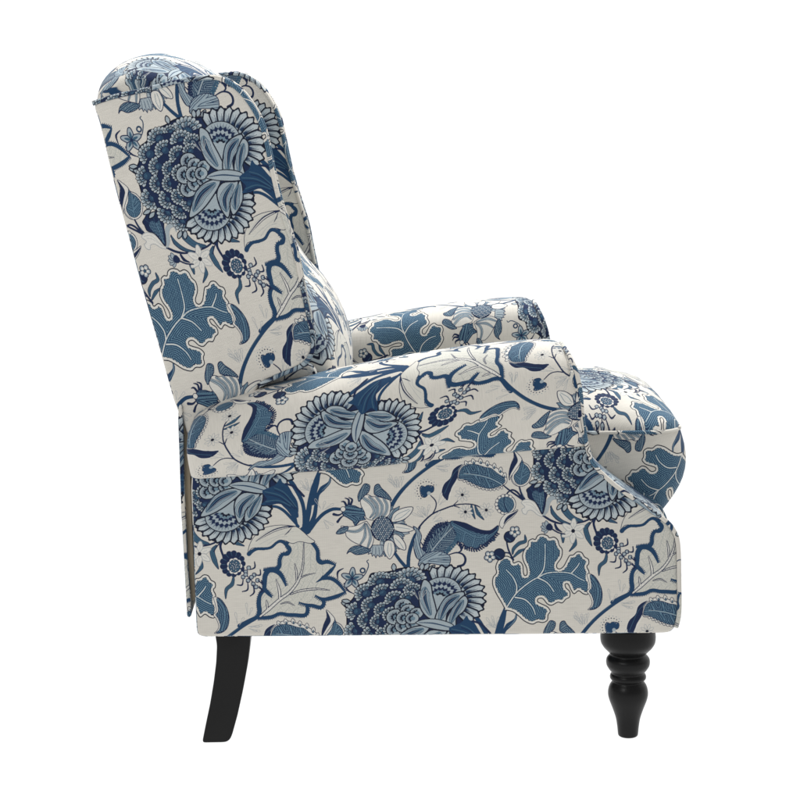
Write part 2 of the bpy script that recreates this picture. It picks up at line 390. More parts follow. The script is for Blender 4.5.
    fill(P2, '470,135 492,85 535,62 590,60 635,82 642,112 625,142 580,132 530,124', LB, outline=NV, ow=.4, veins=['480,130 540,95 640,85', '500,118 640,128', '505,112 590,68'], period=1.3, hcol=BD)
    stroke(P2, '635,78 675,68 708,78 722,104 712,132 682,142', [6, 8, 10, 13, 13, 14], NV); stroke(P2, '682,68 700,55 694,26', [6, 10, 18], NV)
    # -------- thistle bud
    for q in ('490,405 515,408 535,445', '520,376 550,392 548,440', '550,372 578,392 560,440', '510,490 470,512 430,505', '512,515 485,535 462,565'):
        stroke(Z2, q, [6, 16, 22], NV)
    fill(Z2, '495,480 520,445 545,430 600,440 640,460 695,448 672,480 702,502 668,528 685,550 640,558 602,602 582,560 540,532 505,515', BL, sm=False, outline=NV, ow=.45,
         veins=['500,480 690,500', '520,450 640,470', '520,515 600,560'], period=1.3, hcol=NV)
    blob(Z2, 505, 465, 20, PL, NV, .3)
    # -------- sunflower
    for i in range(26):
        a = -1.35 + i * .118 + rng.uniform(-.03, .03); r = rng.uniform(190, 228)
        petal(Z3, 335 + 80 * math.cos(a), 385 + 80 * math.sin(a), a, r - 80, 34, LB if i % 2 else MB, NV, .3, .75)
    fill(Z3, '232,560 225,588 250,578 258,605 272,590 287,618 300,592 318,612 336,585 352,560 345,515 262,515', LB, sm=False, outline=NV, ow=.35)
    for q in ('262,530 256,590', '285,530 286,605', '310,530 316,600', '330,525 340,575'): stroke(Z3, q, 4, BD, sm=False)
    for s in ('410,325 428,262 500,222 582,215 560,272 500,318 430,332', '430,345 520,355 592,390 545,412 480,412 425,385', '425,435 470,440 520,505 522,556 470,540 435,495', '358,490 350,560 396,628 438,570 430,500 400,478'):
        fill(Z3, s, PL, outline=NV, ow=.4)
    for s in ('430,312 460,270 550,232', '440,318 500,290 560,238', '450,372 500,380 560,390', '440,460 480,500 508,545', '388,500 380,560 395,610', '405,500 412,560 400,605'):
        stroke(Z3, s, 4, MB)
    up = '215,302 195,250 168,195 165,150 190,118 225,112 260,128 300,128 350,140 385,142 405,180 402,240 382,285 300,318'
    fill(Z3, up, PL, outline=NV, ow=.35)
    for q, w in (('190,140 250,185 275,245 240,295', [18, 26, 24, 6]), ('235,130 292,190 296,265 262,305', [14, 20, 20, 6]), ('292,132 335,200 325,270 285,312', [14, 22, 20, 6]), ('350,145 375,200 360,265 305,315', [14, 20, 20, 6])):
        stroke(Z3, q, np.array(w) + 6., NV); stroke(Z3, q, w, LB); stroke(Z3, q, 5, BL)
    lo = '205,325 130,358 60,366 10,360 20,400 45,415 50,440 80,470 120,495 180,522 232,548 268,480 262,400 225,340'
    fill(Z3, lo, PL, outline=NV, ow=.35)
    for q, w in (('45,395 120,405 170,385 200,340', [10, 18, 22, 6]), ('165,505 200,440 198,345', [10, 22, 6]), ('222,530 245,440 212,345', [10, 24, 6])):
        stroke(Z3, q, np.array(w) + 6., NV); stroke(Z3, q, w, LB); stroke(Z3, q, 5, BL)
    for s in ('150,165 143,115 168,62 198,24 238,40 228,90 195,120 168,150', '272,98 278,42 310,28 332,60 382,108 412,158 350,138 290,118', '-30,420 0,380 60,362 62,388 28,418', '55,582 80,540 130,518 200,530 245,556 200,582 130,590 82,565'):
        fill(Z3, s, BL, outline=NV, ow=.4, veins=[s.split(' ')[0] + ' ' + s.split(' ')[3] + ' ' + s.split(' ')[4]], period=1.2, hcol=BD, vcol=LB)
    blob(Z3, 340, 385, 92, NV, DK, .3, ry=98)
    for r_ in range(-6, 7):
        for c_ in range(-6, 7):
            x = c_ * 17 + (r_ % 2) * 8.5; y = r_ * 15
            if (x / 86) ** 2 + (y / 92) ** 2 < 1: blob(Z3, 340 + x, 385 + y, 6.2, LB if (r_ + c_) % 3 else MB, n=7)
    # -------- peony
    LT = srgb(178, 187, 190)
    sil = '15,368 50,345 62,300 60,250 100,215 105,165 150,150 200,130 240,105 300,88 370,92 430,62 500,45 560,58 600,95 650,135 690,175 720,240 700,300 670,335 650,420 655,480 662,540 640,600 590,665 520,722 440,752 380,725 320,690 250,655 190,620 130,570 85,520 60,450 50,400'
    fill(W1, sil, NV, outline=DK, ow=.8)
    def ruffle(cx, cy, r, mid, span, n, tooth=.5, core=.55, lc=LB, cc=NV, mc=BL):
        mid = math.radians(mid); span = math.radians(span)
        a = np.linspace(mid - span / 2, mid + span / 2, 16)
        sec = [(cx, cy)] + [(cx + r * 1.02 * math.cos(t), cy + r * 1.02 * math.sin(t)) for t in a]
        fill(W1, sec, NV, sm=False)
        for tier, (rr, tl, nn) in enumerate(((1.08, .50, n), (.74, .40, max(4, n - 2)))):
            R_ = r * rr; wd_ = span * R_ / nn * 1.0
            for i in range(nn):
                t = mid - span / 2 + (i + .5 + rng.uniform(-.08, .08)) * span / nn
                L = r * tl * rng.uniform(.88, 1.12)
                c_, s_ = math.cos(t), math.sin(t)
                petal(W1, cx + (R_ - L) * c_, cy + (R_ - L) * s_, t, L, wd_, lc if tier == 0 else (MB if i % 2 else lc), DK, .34, .72)
                if tier == 0: petal(W1, cx + (R_ - L * .45) * c_, cy + (R_ - L * .45) * s_, t, L * .4, wd_ * .6, LT, None)
                stroke(W1, [(cx + (R_ - L) * c_, cy + (R_ - L) * s_), (cx + (R_ - L * .35) * c_, cy + (R_ - L * .35) * s_)], [wd_ * .34, 1.5], mc if tier == 0 else NV, sm=False)
        blob(W1, cx, cy, r * .34, cc)
        for i in range(5):
            t = mid - span / 2 + (i + .5) * span / 5
            stroke(W1, [(cx, cy), (cx + r * .3 * math.cos(t), cy + r * .3 * math.sin(t))], 3, mc, sm=False)
    # outer tips
    for x, y, a in ((50, 370, 190), (70, 385, 200), (50, 350, 180), (140, 590, 130), (120, 580, 150), (280, 690, 110), (300, 690, 90), (365, 90, -80), (350, 95, -100), (385, 90, -60), (215, 125, -110)):
        petal(W1, x, y, math.radians(a), 46, 24, LB, DK, .5)
    R = [(310, 170, 82, -95, 150, 9), (165, 205, 62, -140, 150, 8), (115, 285, 60, -165, 150, 8), (100, 400, 58, 175, 150, 8), (130, 515, 62, 150, 160, 8), (215, 590, 62, 125, 150, 8), (290, 635, 56, 110, 140, 7), (225, 170, 40, -110, 150, 6),
         (280, 215, 58, -120, 160, 8), (195, 265, 54, -150, 160, 8), (160, 350, 52, 180, 160, 8), (165, 440, 52, 170, 160, 8), (215, 520, 54, 150, 160, 8), (280, 575, 52, 130, 150, 8),
         (340, 225, 48, -110, 160, 8), (265, 290, 50, -150, 170, 8), (225, 365, 46, -175, 170, 8), (225, 440, 46, 170, 170, 8), (275, 505, 48, 145, 170, 8), (325, 545, 44, 120, 160, 7),
         (330, 270, 42, -130, 170, 7), (275, 385, 46, 180, 180, 8), (300, 470, 42, 150, 170, 7)]
    for x, y, r, m_, sp, n in R: ruffle(x, y, r, m_, sp, n, cc=NV if (x + y) % 2 else BD)
    # right hand fans
    def fan(cx, cy, r, a0, a1, n, ri, ring):
        fill(W1, [(cx, cy)] + [(cx + r * math.cos(t), cy + r * math.sin(t)) for t in np.radians(np.linspace(a0, a1, 24))], DK, sm=False)
        for i in range(n):
            t = math.radians(a0 + (i + .5) * (a1 - a0) / n); w = math.radians(a1 - a0) * r / n * 1.05
            petal(W1, cx + ri * .8 * math.cos(t), cy + ri * .8 * math.sin(t), t, r * 1.065 - ri * .8, w * 1.06, LB, DK, .8, .75)
            petal(W1, cx + r * .80 * math.cos(t), cy + r * .80 * math.sin(t), t, r * .22, w * .72, srgb(178, 187, 190), None)
            for o in (-.3, -.16, 0, .16, .3):
                tt = t + o * math.radians(a1 - a0) / n
                stroke(W1, [(cx + ri * math.cos(tt), cy + ri * math.sin(tt)), (cx + (r * (.88 if o == 0 else .8 - abs(o) * .3)) * math.cos(tt), cy + r * (.88 if o == 0 else .8 - abs(o) * .3) * math.sin(tt))], [6, 1.5], NV if o == 0 else BD, sm=False)
        cx, cy, ri = ring
        blob(W1, cx, cy, ri, LB, DK, .45, n=24)
        for i in range(40):
            t = math.radians(a0 - 20 + i * (a1 - a0 + 40) / 39)
            stroke(W1, [(cx + ri * .55 * math.cos(t), cy + ri * .55 * math.sin(t)), (cx + ri * (.9 if i % 2 else .78) * math.cos(t), cy + ri * (.9 if i % 2 else .78) * math.sin(t))], [4.5, 1.5], BD if i % 2 else MB, sm=False)
    fan(512, 247, 203, -128, 36, 13, 120, (487, 215, 104))
    fan(470, 560, 190, -22, 152, 14, 112, (442, 592, 100))
    def zig(cx, cy, r, a0, a1, n, w, col=NV):
        p = []
        for i in range(2 * n + 1):
            t = math.radians(a0 + i * (a1 - a0) / (2 * n)); rr = r + (w if i % 2 else 0)
            p.append((cx + rr * math.cos(t), cy + rr * math.sin(t)))
        q = [(cx + (r - w * .9) * math.cos(t), cy + (r - w * .9) * math.sin(t)) for t in np.radians(np.linspace(a1, a0, 12))]
        fill(W1, p + q, col, sm=False)
    for zx, zy, a0, a1 in ((487, 232, -165, -15), (442, 572, 15, 165)):
        zig(zx, zy, 82, a0, a1, 9, 16, NV); zig(zx, zy, 66, a0, a1, 8, 14, LB); zig(zx, zy, 50, a0, a1, 7, 14, NV)
        zig(zx, zy, 34, a0, a1, 5, 12, MB); zig(zx, zy, 22, a0, a1, 4, 10, DK)
    # scale petals in the middle
    for x, y, r in ((318, 322, 44), (318, 470, 44), (300, 395, 48), (352, 345, 40), (352, 440, 40), (345, 392, 42), (398, 352, 34), (395, 420, 34), (385, 388, 34)):
        zig(x, y, r * 1.0, 85, 275, 8, 9, DK); blob(W1, x, y, r, LB, DK, .45, n=20)
        for t in np.linspace(1.7, 4.6, 13): stroke(W1, [(x + r * .35 * math.cos(t), y + r * .35 * math.sin(t)), (x + r * .82 * math.cos(t), y + r * .82 * math.sin(t))], [4, 1.5], BD, sm=False)
        zig(x, y, r * .42, 85, 275, 5, 8, DK); blob(W1, x + r * .1, y, r * .36, MB)
    def blade(s, cen, w):
        fill(W1, s, LB, outline=DK, ow=.65)
        c = smooth(pts(cen), False, 5)
        stroke(W1, c, w, NV, sm=False)
        n_ = np.gradient(c, axis=0); n_ = np.stack([n_[:, 1], -n_[:, 0]], 1); n_ /= np.hypot(*n_.T)[:, None] + 1e-9
        for o, cc, ww in ((-1.15, BD, 2.6), (-.8, MB, 5), (.8, MB, 5), (1.15, BD, 2.6), (.15, BL, 5), (-.35, LB, 2)):
            ws = np.interp(np.linspace(0, 1, len(c)), np.linspace(0, 1, len(w)), np.array(w, float))
            stroke(W1, c + n_ * (ws * o)[:, None], ww, cc, sm=False)
    blade('375,148 418,165 448,230 485,300 512,368 462,368 408,318 382,245', '395,190 415,260 470,350', [4, 24, 18, 6])
    blade('498,360 505,270 528,215 588,180 606,200 580,262 552,320 558,382 520,380', '580,205 535,265 525,365', [4, 26, 22, 8])
    blade('562,380 566,300 602,205 634,228 632,290 606,340 614,392', '608,230 592,290 584,375', [4, 20, 18, 6])
    blade('322,622 338,540 368,468 430,425 488,428 440,520 380,592', '345,590 385,500 460,440', [4, 26, 24, 6])
    blade('468,490 498,438 560,432 580,432 572,480 545,530 528,625 484,565', '520,590 510,520 550,445', [4, 26, 22, 8])
    blade('556,610 536,545 566,480 590,425 604,470 602,540', '568,580 566,520 585,450', [4, 20, 16, 6])
    fill(W1, '410,408 450,380 520,368 600,385 592,424 500,428 440,420', LB, outline=DK, ow=.45)
    stroke(W1, '425,406 500,396 590,404', [3, 7, 5], BD)
    # calyx tip drawn over the peony
    fill(W1, '585,412 625,375 640,360 652,318 672,340 700,350 740,395 778,440 800,500 790,520 740,480 690,470 650,485 600,492 622,455', ST)
    for q in ('600,412 680,420 770,470', '640,380 700,400 780,470', '620,470 680,450 750,470'): stroke(W1, q, 5, BL); stroke(W1, pts(q) + [6, 14], 4, NV)
    stroke(W1, '690,345 740,355 800,400', [10, 12, 12], NV)
    # ghost sprays
    for f, x, y, an in ((Z1, 350, 90, (-120, -90, -60)), (Z2, 230, 320, (-125, -100, -75)), (Z2, 340, 470, (-120, -75, -30)), (Z2, 345, 540, (30, 60)),
                        (Z4, 120, 540, (-160, -135, -110, -85)), (Z4, 180, 570, (-50, -25, 0)), (Z4, 200, 130, (0, 22)), (Z4, 225, 440, (-70, -45)),
                        (Z6, 115, 660, (-110, -140, -165)), (Z7, 215, 560, (-100, -60)), (Z7, 280, 500, (-95, -70)), (Z7, 290, 575, (-10, 15)), (Z6, 690, 650, (-130, -105, -80)),
                        (Z3, 690, 290, (-130, -105, -80)), (Z3, 480, 60, (-140, -110, -80)), (Z7, 20, 700, (-120, -95))):
        loops(f, x, y, an, L=64 * f.k / 8, w=17 * f.k / 8)

draw_print()
# a first soft pass so edges of the print are not razor cut (ink bleed)
cv = canvas
cv = (cv * 2 + np.roll(cv, 1, 0) + np.roll(cv, -1, 0) + np.roll(cv, 1, 1) + np.roll(cv, -1, 1)) / 6
img = bpy.data.images.new('floral_print', TW, TH_, alpha=False, float_buffer=True)
buf = np.ones((TH_, TW, 4), np.float32); buf[..., :3] = cv[::-1]
img.colorspace_settings.name = 'Linear Rec.709'
img.pixels.foreach_set(buf.ravel()); img.update(); img.pack()
def to_uv(q):
    s = np.asarray(q, float) @ BM.T
    return s[0], -s[1]

# ------------------------------------------------------------------ materials
def mat(name):
    m = bpy.data.materials.new(name); m.use_nodes = True
    return m, m.node_tree.nodes, m.node_tree.links, m.node_tree.nodes['Principled BSDF']
def fabric(name, amt=1.0):
    m, N, L, b = mat(name)
    uv = N.new('ShaderNodeUVMap'); uv.uv_map = 'UVMap'
    t = N.new('ShaderNodeTexImage'); t.image = img; t.interpolation = 'Linear'; L.new(uv.outputs[0], t.inputs[0])
    tc = N.new('ShaderNodeTexCoord')
    # woven threads: two crossed waves in object metres, with slubs
    mp = N.new('ShaderNodeMapping'); L.new(uv.outputs[0], mp.inputs[0]); mp.inputs['Scale'].default_value = (1.0, .8, 1)
    w1 = N.new('ShaderNodeTexWave'); w1.inputs['Scale'].default_value = 95; w1.bands_direction = 'X'; w1.inputs['Distortion'].default_value = 1.2; w1.inputs['Detail'].default_value = 2
    w2 = N.new('ShaderNodeTexWave'); w2.inputs['Scale'].default_value = 95; w2.bands_direction = 'Y'; w2.inputs['Distortion'].default_value = 1.2; w2.inputs['Detail'].default_value = 2
    L.new(mp.outputs[0], w1.inputs[0]); L.new(mp.outputs[0], w2.inputs[0])
    mu = N.new('ShaderNodeMath'); mu.operation = 'ADD'; L.new(w1.outputs['Fac'], mu.inputs[0]); L.new(w2.outputs['Fac'], mu.inputs[1])
    nz = N.new('ShaderNodeTexNoise'); nz.inputs['Scale'].default_value = 55; nz.inputs['Detail'].default_value = 6
    L.new(tc.outputs['Object'], nz.inputs['Vector'])
    sl = N.new('ShaderNodeMapping'); sl.inputs['Scale'].default_value = (9, 90, 1); L.new(uv.outputs[0], sl.inputs[0])
    nz2 = N.new('ShaderNodeTexNoise'); nz2.inputs['Scale'].default_value = 3; nz2.inputs['Detail'].default_value = 4; L.new(sl.outputs[0], nz2.inputs['Vector'])
    r1 = N.new('ShaderNodeMapRange'); r1.inputs['From Min'].default_value = .3; r1.inputs['From Max'].default_value = .7; r1.inputs['To Min'].default_value = .93; r1.inputs['To Max'].default_value = 1.04
    L.new(nz2.outputs['Fac'], r1.inputs['Value'])
    r2 = N.new('ShaderNodeMapRange'); r2.inputs['To Min'].default_value = .93; r2.inputs['To Max'].default_value = 1.04; r2.inputs['From Max'].default_value = 2
    L.new(mu.outputs[0], r2.inputs['Value'])
    mm = N.new('ShaderNodeMath'); mm.operation = 'MULTIPLY'; L.new(r1.outputs[0], mm.inputs[0]); L.new(r2.outputs[0], mm.inputs[1])
    mx = N.new('ShaderNodeVectorMath'); mx.operation = 'SCALE'; L.new(t.outputs['Color'], mx.inputs[0]); L.new(mm.outputs[0], mx.inputs['Scale'])
    L.new(mx.outputs[0], b.inputs['Base Color'])
    b.inputs['Roughness'].default_value = .85; b.inputs['Specular IOR Level'].default_value = .18
    b.inputs['Sheen Weight'].default_value = .12; b.inputs['Sheen Roughness'].default_value = .5
    bp = N.new('ShaderNodeBump'); bp.inputs['Strength'].default_value = .25 * amt; bp.inputs['Distance'].default_value = .0006
    L.new(mu.outputs[0], bp.inputs['Height'])
    big = N.new('ShaderNodeTexNoise'); big.inputs['Scale'].default_value = 9; big.inputs['Detail'].default_value = 1.5; L.new(tc.outputs['Object'], big.inputs['Vector'])
    bp2 = N.new('ShaderNodeBump'); bp2.inputs['Strength'].default_value = .85 * amt; bp2.inputs['Distance'].default_value = .009
    L.new(big.outputs['Fac'], bp2.inputs['Height']); L.new(bp2.outputs[0], bp.inputs['Normal']); L.new(bp.outputs[0], b.inputs['Normal'])
    return m
FAB = fabric('printed_cotton')
WOOD, N_, L_, b_ = mat('black_painted_wood')
nz = N_.new('ShaderNodeTexNoise'); nz.inputs['Scale'].default_value = 30; nz.inputs['Detail'].default_value = 5
cr = N_.new('ShaderNodeMapRange'); cr.inputs['To Min'].default_value = .28; cr.inputs['To Max'].default_value = .42
L_.new(nz.outputs['Fac'], cr.inputs['Value']); L_.new(cr.outputs[0], b_.inputs['Roughness'])
gt = N_.new('ShaderNodeTexCoord'); gm = N_.new('ShaderNodeMapping'); gm.inputs['Scale'].default_value = (260, 260, 14); L_.new(gt.outputs['Object'], gm.inputs[0])
gn = N_.new('ShaderNodeTexNoise'); gn.inputs['Scale'].default_value = 1; gn.inputs['Detail'].default_value = 3; L_.new(gm.outputs[0], gn.inputs['Vector'])
gb = N_.new('ShaderNodeBump'); gb.inputs['Strength'].default_value = .25; gb.inputs['Distance'].default_value = .0006; L_.new(gn.outputs['Fac'], gb.inputs['Height']); L_.new(gb.outputs[0], b_.inputs['Normal'])
b_.inputs['Base Color'].default_value = (.005, .005, .0052, 1); b_.inputs['Specular IOR Level'].default_value = .2
LINER, N_, L_, b_ = mat('beige_lining'); b_.inputs['Base Color'].default_value = (.30, .25, .18, 1); b_.inputs['Roughness'].default_value = .95
nz = N_.new('ShaderNodeTexNoise'); nz.inputs['Scale'].default_value = 200; bp = N_.new('ShaderNodeBump'); bp.inputs['Strength'].default_value = .3
L_.new(nz.outputs['Fac'], bp.inputs['Height']); L_.new(bp.outputs[0], b_.inputs['Normal'])
DUST, N_, L_, b_ = mat('black_dust_cloth'); b_.inputs['Base Color'].default_value = (.02, .02, .02, 1); b_.inputs['Roughness'].default_value = 1
nz = N_.new('ShaderNodeTexNoise'); nz.inputs['Scale'].default_value = 300; bp = N_.new('ShaderNodeBump'); bp.inputs['Strength'].default_value = .3
L_.new(nz.outputs['Fac'], bp.inputs['Height']); L_.new(bp.outputs[0], b_.inputs['Normal'])

# ------------------------------------------------------------------ mesh helpers
root = bpy.data.objects.new('armchair', None); C.objects.link(root)
root['label'] = 'cream wingback armchair with blue floral print and black wooden legs'
root['category'] = 'armchair'
root.rotation_euler = (0, 0, TH)

def rotmap(qa, fa, ang, sx=1.0, sy=1.0):
    """surface coords q -> fabric coords, anchor qa on fa, cloth turned by ang degrees"""
    a = math.radians(ang); c, s = math.cos(a), math.sin(a)
    def g(q):
        dx, dy = (q[0] - qa[0]) / sx, (q[1] - qa[1]) / sy
        return (fa[0] + c * dx - s * dy, fa[1] + s * dx + c * dy)
    return g
ident = lambda q: q
def affmap(srcQ, dstF):
    A, t = affine(srcQ, dstF)
    return lambda q: tuple(A @ np.array(q) + t)

def build(name, verts, faces, uvs, m, parent, smooth_=True):
    """uvs: one list of (u,v) per face"""
    me = bpy.data.meshes.new(name); me.from_pydata([tuple(v) for v in verts], [], faces); me.validate()
    me.materials.append(m)
    if uvs is not None:
        l = me.uv_layers.new(name='UVMap')
        flat = [c for f in uvs for uv in f for c in uv]
        if len(flat) == 2 * len(me.loops): l.data.foreach_set('uv', flat)
        else: print('UV MISMATCH', name)
    if smooth_: me.polygons.foreach_set('use_smooth', [True] * len(me.polygons))
    me.update()
    o = bpy.data.objects.new(name, me); C.objects.link(o); o.parent = parent
    return o
def sharpen(o, deg=50):
    me = o.data
    try: me.set_sharp_from_angle(angle=math.radians(deg))
    except Exception: pass
WID = .66
def mir(verts, faces, far):
    if not far: return verts, faces
    return [(x, WID - y, z) for x, y, z in verts], [tuple(reversed(f)) for f in faces]

def box_uv(verts, faces, fm):
    out = []
    for f in faces:
        vs = [np.array(verts[i]) for i in f]
        n = np.zeros(3)
        for i in range(len(vs)): n += np.cross(vs[i], vs[(i + 1) % len(vs)])
        a = np.abs(n); k = int(a.argmax())
        u = []
        for v in vs:
            if k == 1: q = Q(v[0], v[2])
            elif k == 2: q = (437 + v[0] / SC, 400 + v[1] / SC)
            else: q = (437 + v[1] / SC, V0 + (CH - v[2]) / SC)
            u.append(to_uv(fm(q)))
        out.append(u)
    return out

def orient(vf):
    return vf
def slab(name, outline, Y0, Y1, bev, fm, m, parent, far=False, puff=0.0, smo=True, n=5, soft=8):
    """outline: closed px outline on plane Y0; real thickness Y0..Y1 with rounded rims and gently filled faces"""
    p = np.array(outline, float)
    if smo: p = smooth(p, True, n)
    p = np.array([P(x, y, Y0) for x, y in p])
    q_ = []
    for i in range(len(p)):
        a_, b_ = p[i], p[(i + 1) % len(p)]; m_ = max(1, int(np.hypot(*(b_ - a_)) / .003))
        for k in range(m_): q_.append(a_ + (b_ - a_) * k / m_)
    p = np.array(q_)
    for _ in range(soft): p = (p * 2 + np.roll(p, 1, 0) + np.roll(p, -1, 0)) / 4
    area = .5 * np.sum(p[:, 0] * np.roll(p[:, 1], -1) - np.roll(p[:, 0], -1) * p[:, 1])
    if area < 0: p = p[::-1]
    t = np.roll(p, -1, 0) - np.roll(p, 1, 0); t /= np.hypot(*t.T)[:, None] + 1e-12
    nrm = np.stack([-t[:, 1], t[:, 0]], 1)                # inward
    rings = []
    if puff: rings.append((bev * 3.2, -puff)); rings.append((bev * 1.9, -puff * .72))
    for k in range(5):
        a = math.pi / 2 * k / 4
        rings.append((bev * (1 - math.sin(a)), bev * (1 - math.cos(a)))) 
    rings = rings[:]                                       # front rim
    seq = [(i, Y0 + y) for i, y in rings] + [(i, Y1 - y) for i, y in rings[::-1]]
    V = []; N = len(p)
    for ins, y in seq:
        for q, nn in zip(p, nrm): V.append((q[0] + nn[0] * ins, y, q[1] + nn[1] * ins))
    Fc = [tuple(range(N))]
    for k in range(len(seq) - 1):
        for i in range(N):
            j = (i + 1) % N; Fc.append((k * N + j, k * N + i, (k + 1) * N + i, (k + 1) * N + j))
    Fc.append(tuple(reversed(range((len(seq) - 1) * N, len(seq) * N))))
    # front cap seen from -Y must point to -Y: outline is CCW in (X,Z) -> normal -Y
    V, Fc = mir(V, Fc, far)
    U = box_uv(V, Fc, fm)
    o = build(name, V, Fc, U, m, parent)
    o.data.polygons[0].use_smooth = False; o.data.polygons[len(Fc) - 1].use_smooth = False
    sharpen(o, 60)
    return o

def tube(name, path, r, m, parent, fm=ident, closed=False, nseg=10, far=False, shift=0):
    p = np.array(path, float); V = []; Fc = []; U = []
    n = len(p); L = 0; ls = []
    up = np.array([0, 1.0, 0])
    for i in range(n):
        a = p[(i - 1) % n] if (closed or i > 0) else p[i]; b = p[(i + 1) % n] if (closed or i < n - 1) else p[i]
        t = b - a; t /= np.linalg.norm(t) + 1e-12
        if abs(t @ up) > .92: u = np.cross(t, [1.0, 0, 0])
        else: u = np.cross(t, up)
        u /= np.linalg.norm(u); w = np.cross(t, u)
        if i: L += np.linalg.norm(p[i] - p[i - 1])
        ls.append(L)
        for k in range(nseg):
            an = 2 * math.pi * k / nseg; V.append(tuple(p[i] + r * (math.cos(an) * u + math.sin(an) * w)))
    for i in range(n if closed else n - 1):
        j = (i + 1) % n
        for k in range(nseg):
            kk = (k + 1) % nseg
            Fc.append((i * nseg + k, i * nseg + kk, j * nseg + kk, j * nseg + k))
            def q(ii, kx):
                l = ls[ii] if not (closed and ii == 0 and i == n - 1) else L + .01
                return to_uv((300 + shift + l / SC, 560 + shift * .37 + kx * 2 * math.pi * r / nseg / SC))
            U.append([q(i, k), q(i, k + 1), q(j, k + 1), q(j, k)])
    if not closed:
        Fc.append(tuple(reversed(range(nseg)))); U.append([to_uv((300, 500))] * nseg)
        Fc.append(tuple(range((n - 1) * nseg, n * nseg))); U.append([to_uv((300, 500))] * nseg)
    V, F2 = mir(V, Fc, far)
    if far: U = [list(reversed(u)) for u in U]
    return build(name, V, F2, U, m, parent)

def interp(tab, x):
    tab = np.array(tab, float); return np.interp(x, tab[:, 0], tab[:, 1])

# ------------------------------------------------------------------ outlines read off the chair's side
FS = [(569, 354), (576, 375), (580, 393), (583, 424), (591, 459), (607, 478), (626, 493), (648, 508), (666, 521), (674, 531), (678, 545), (679, 580), (679, 612), (676, 627), (670, 633)]
SEAM = [(186, 479), (194, 479), (300, 472), (360, 468), (450, 458), (537, 450), (592, 446)]
TOP = [(188, 428), (192, 421), (199, 415), (220, 405), (267, 391), (330, 377.5), (394, 364.5), (475, 352), (522, 347.5), (548, 346), (562, 348), (569, 353)]
TOPs = smooth(TOP, False, 6); FSs = smooth(FS, False, 6)

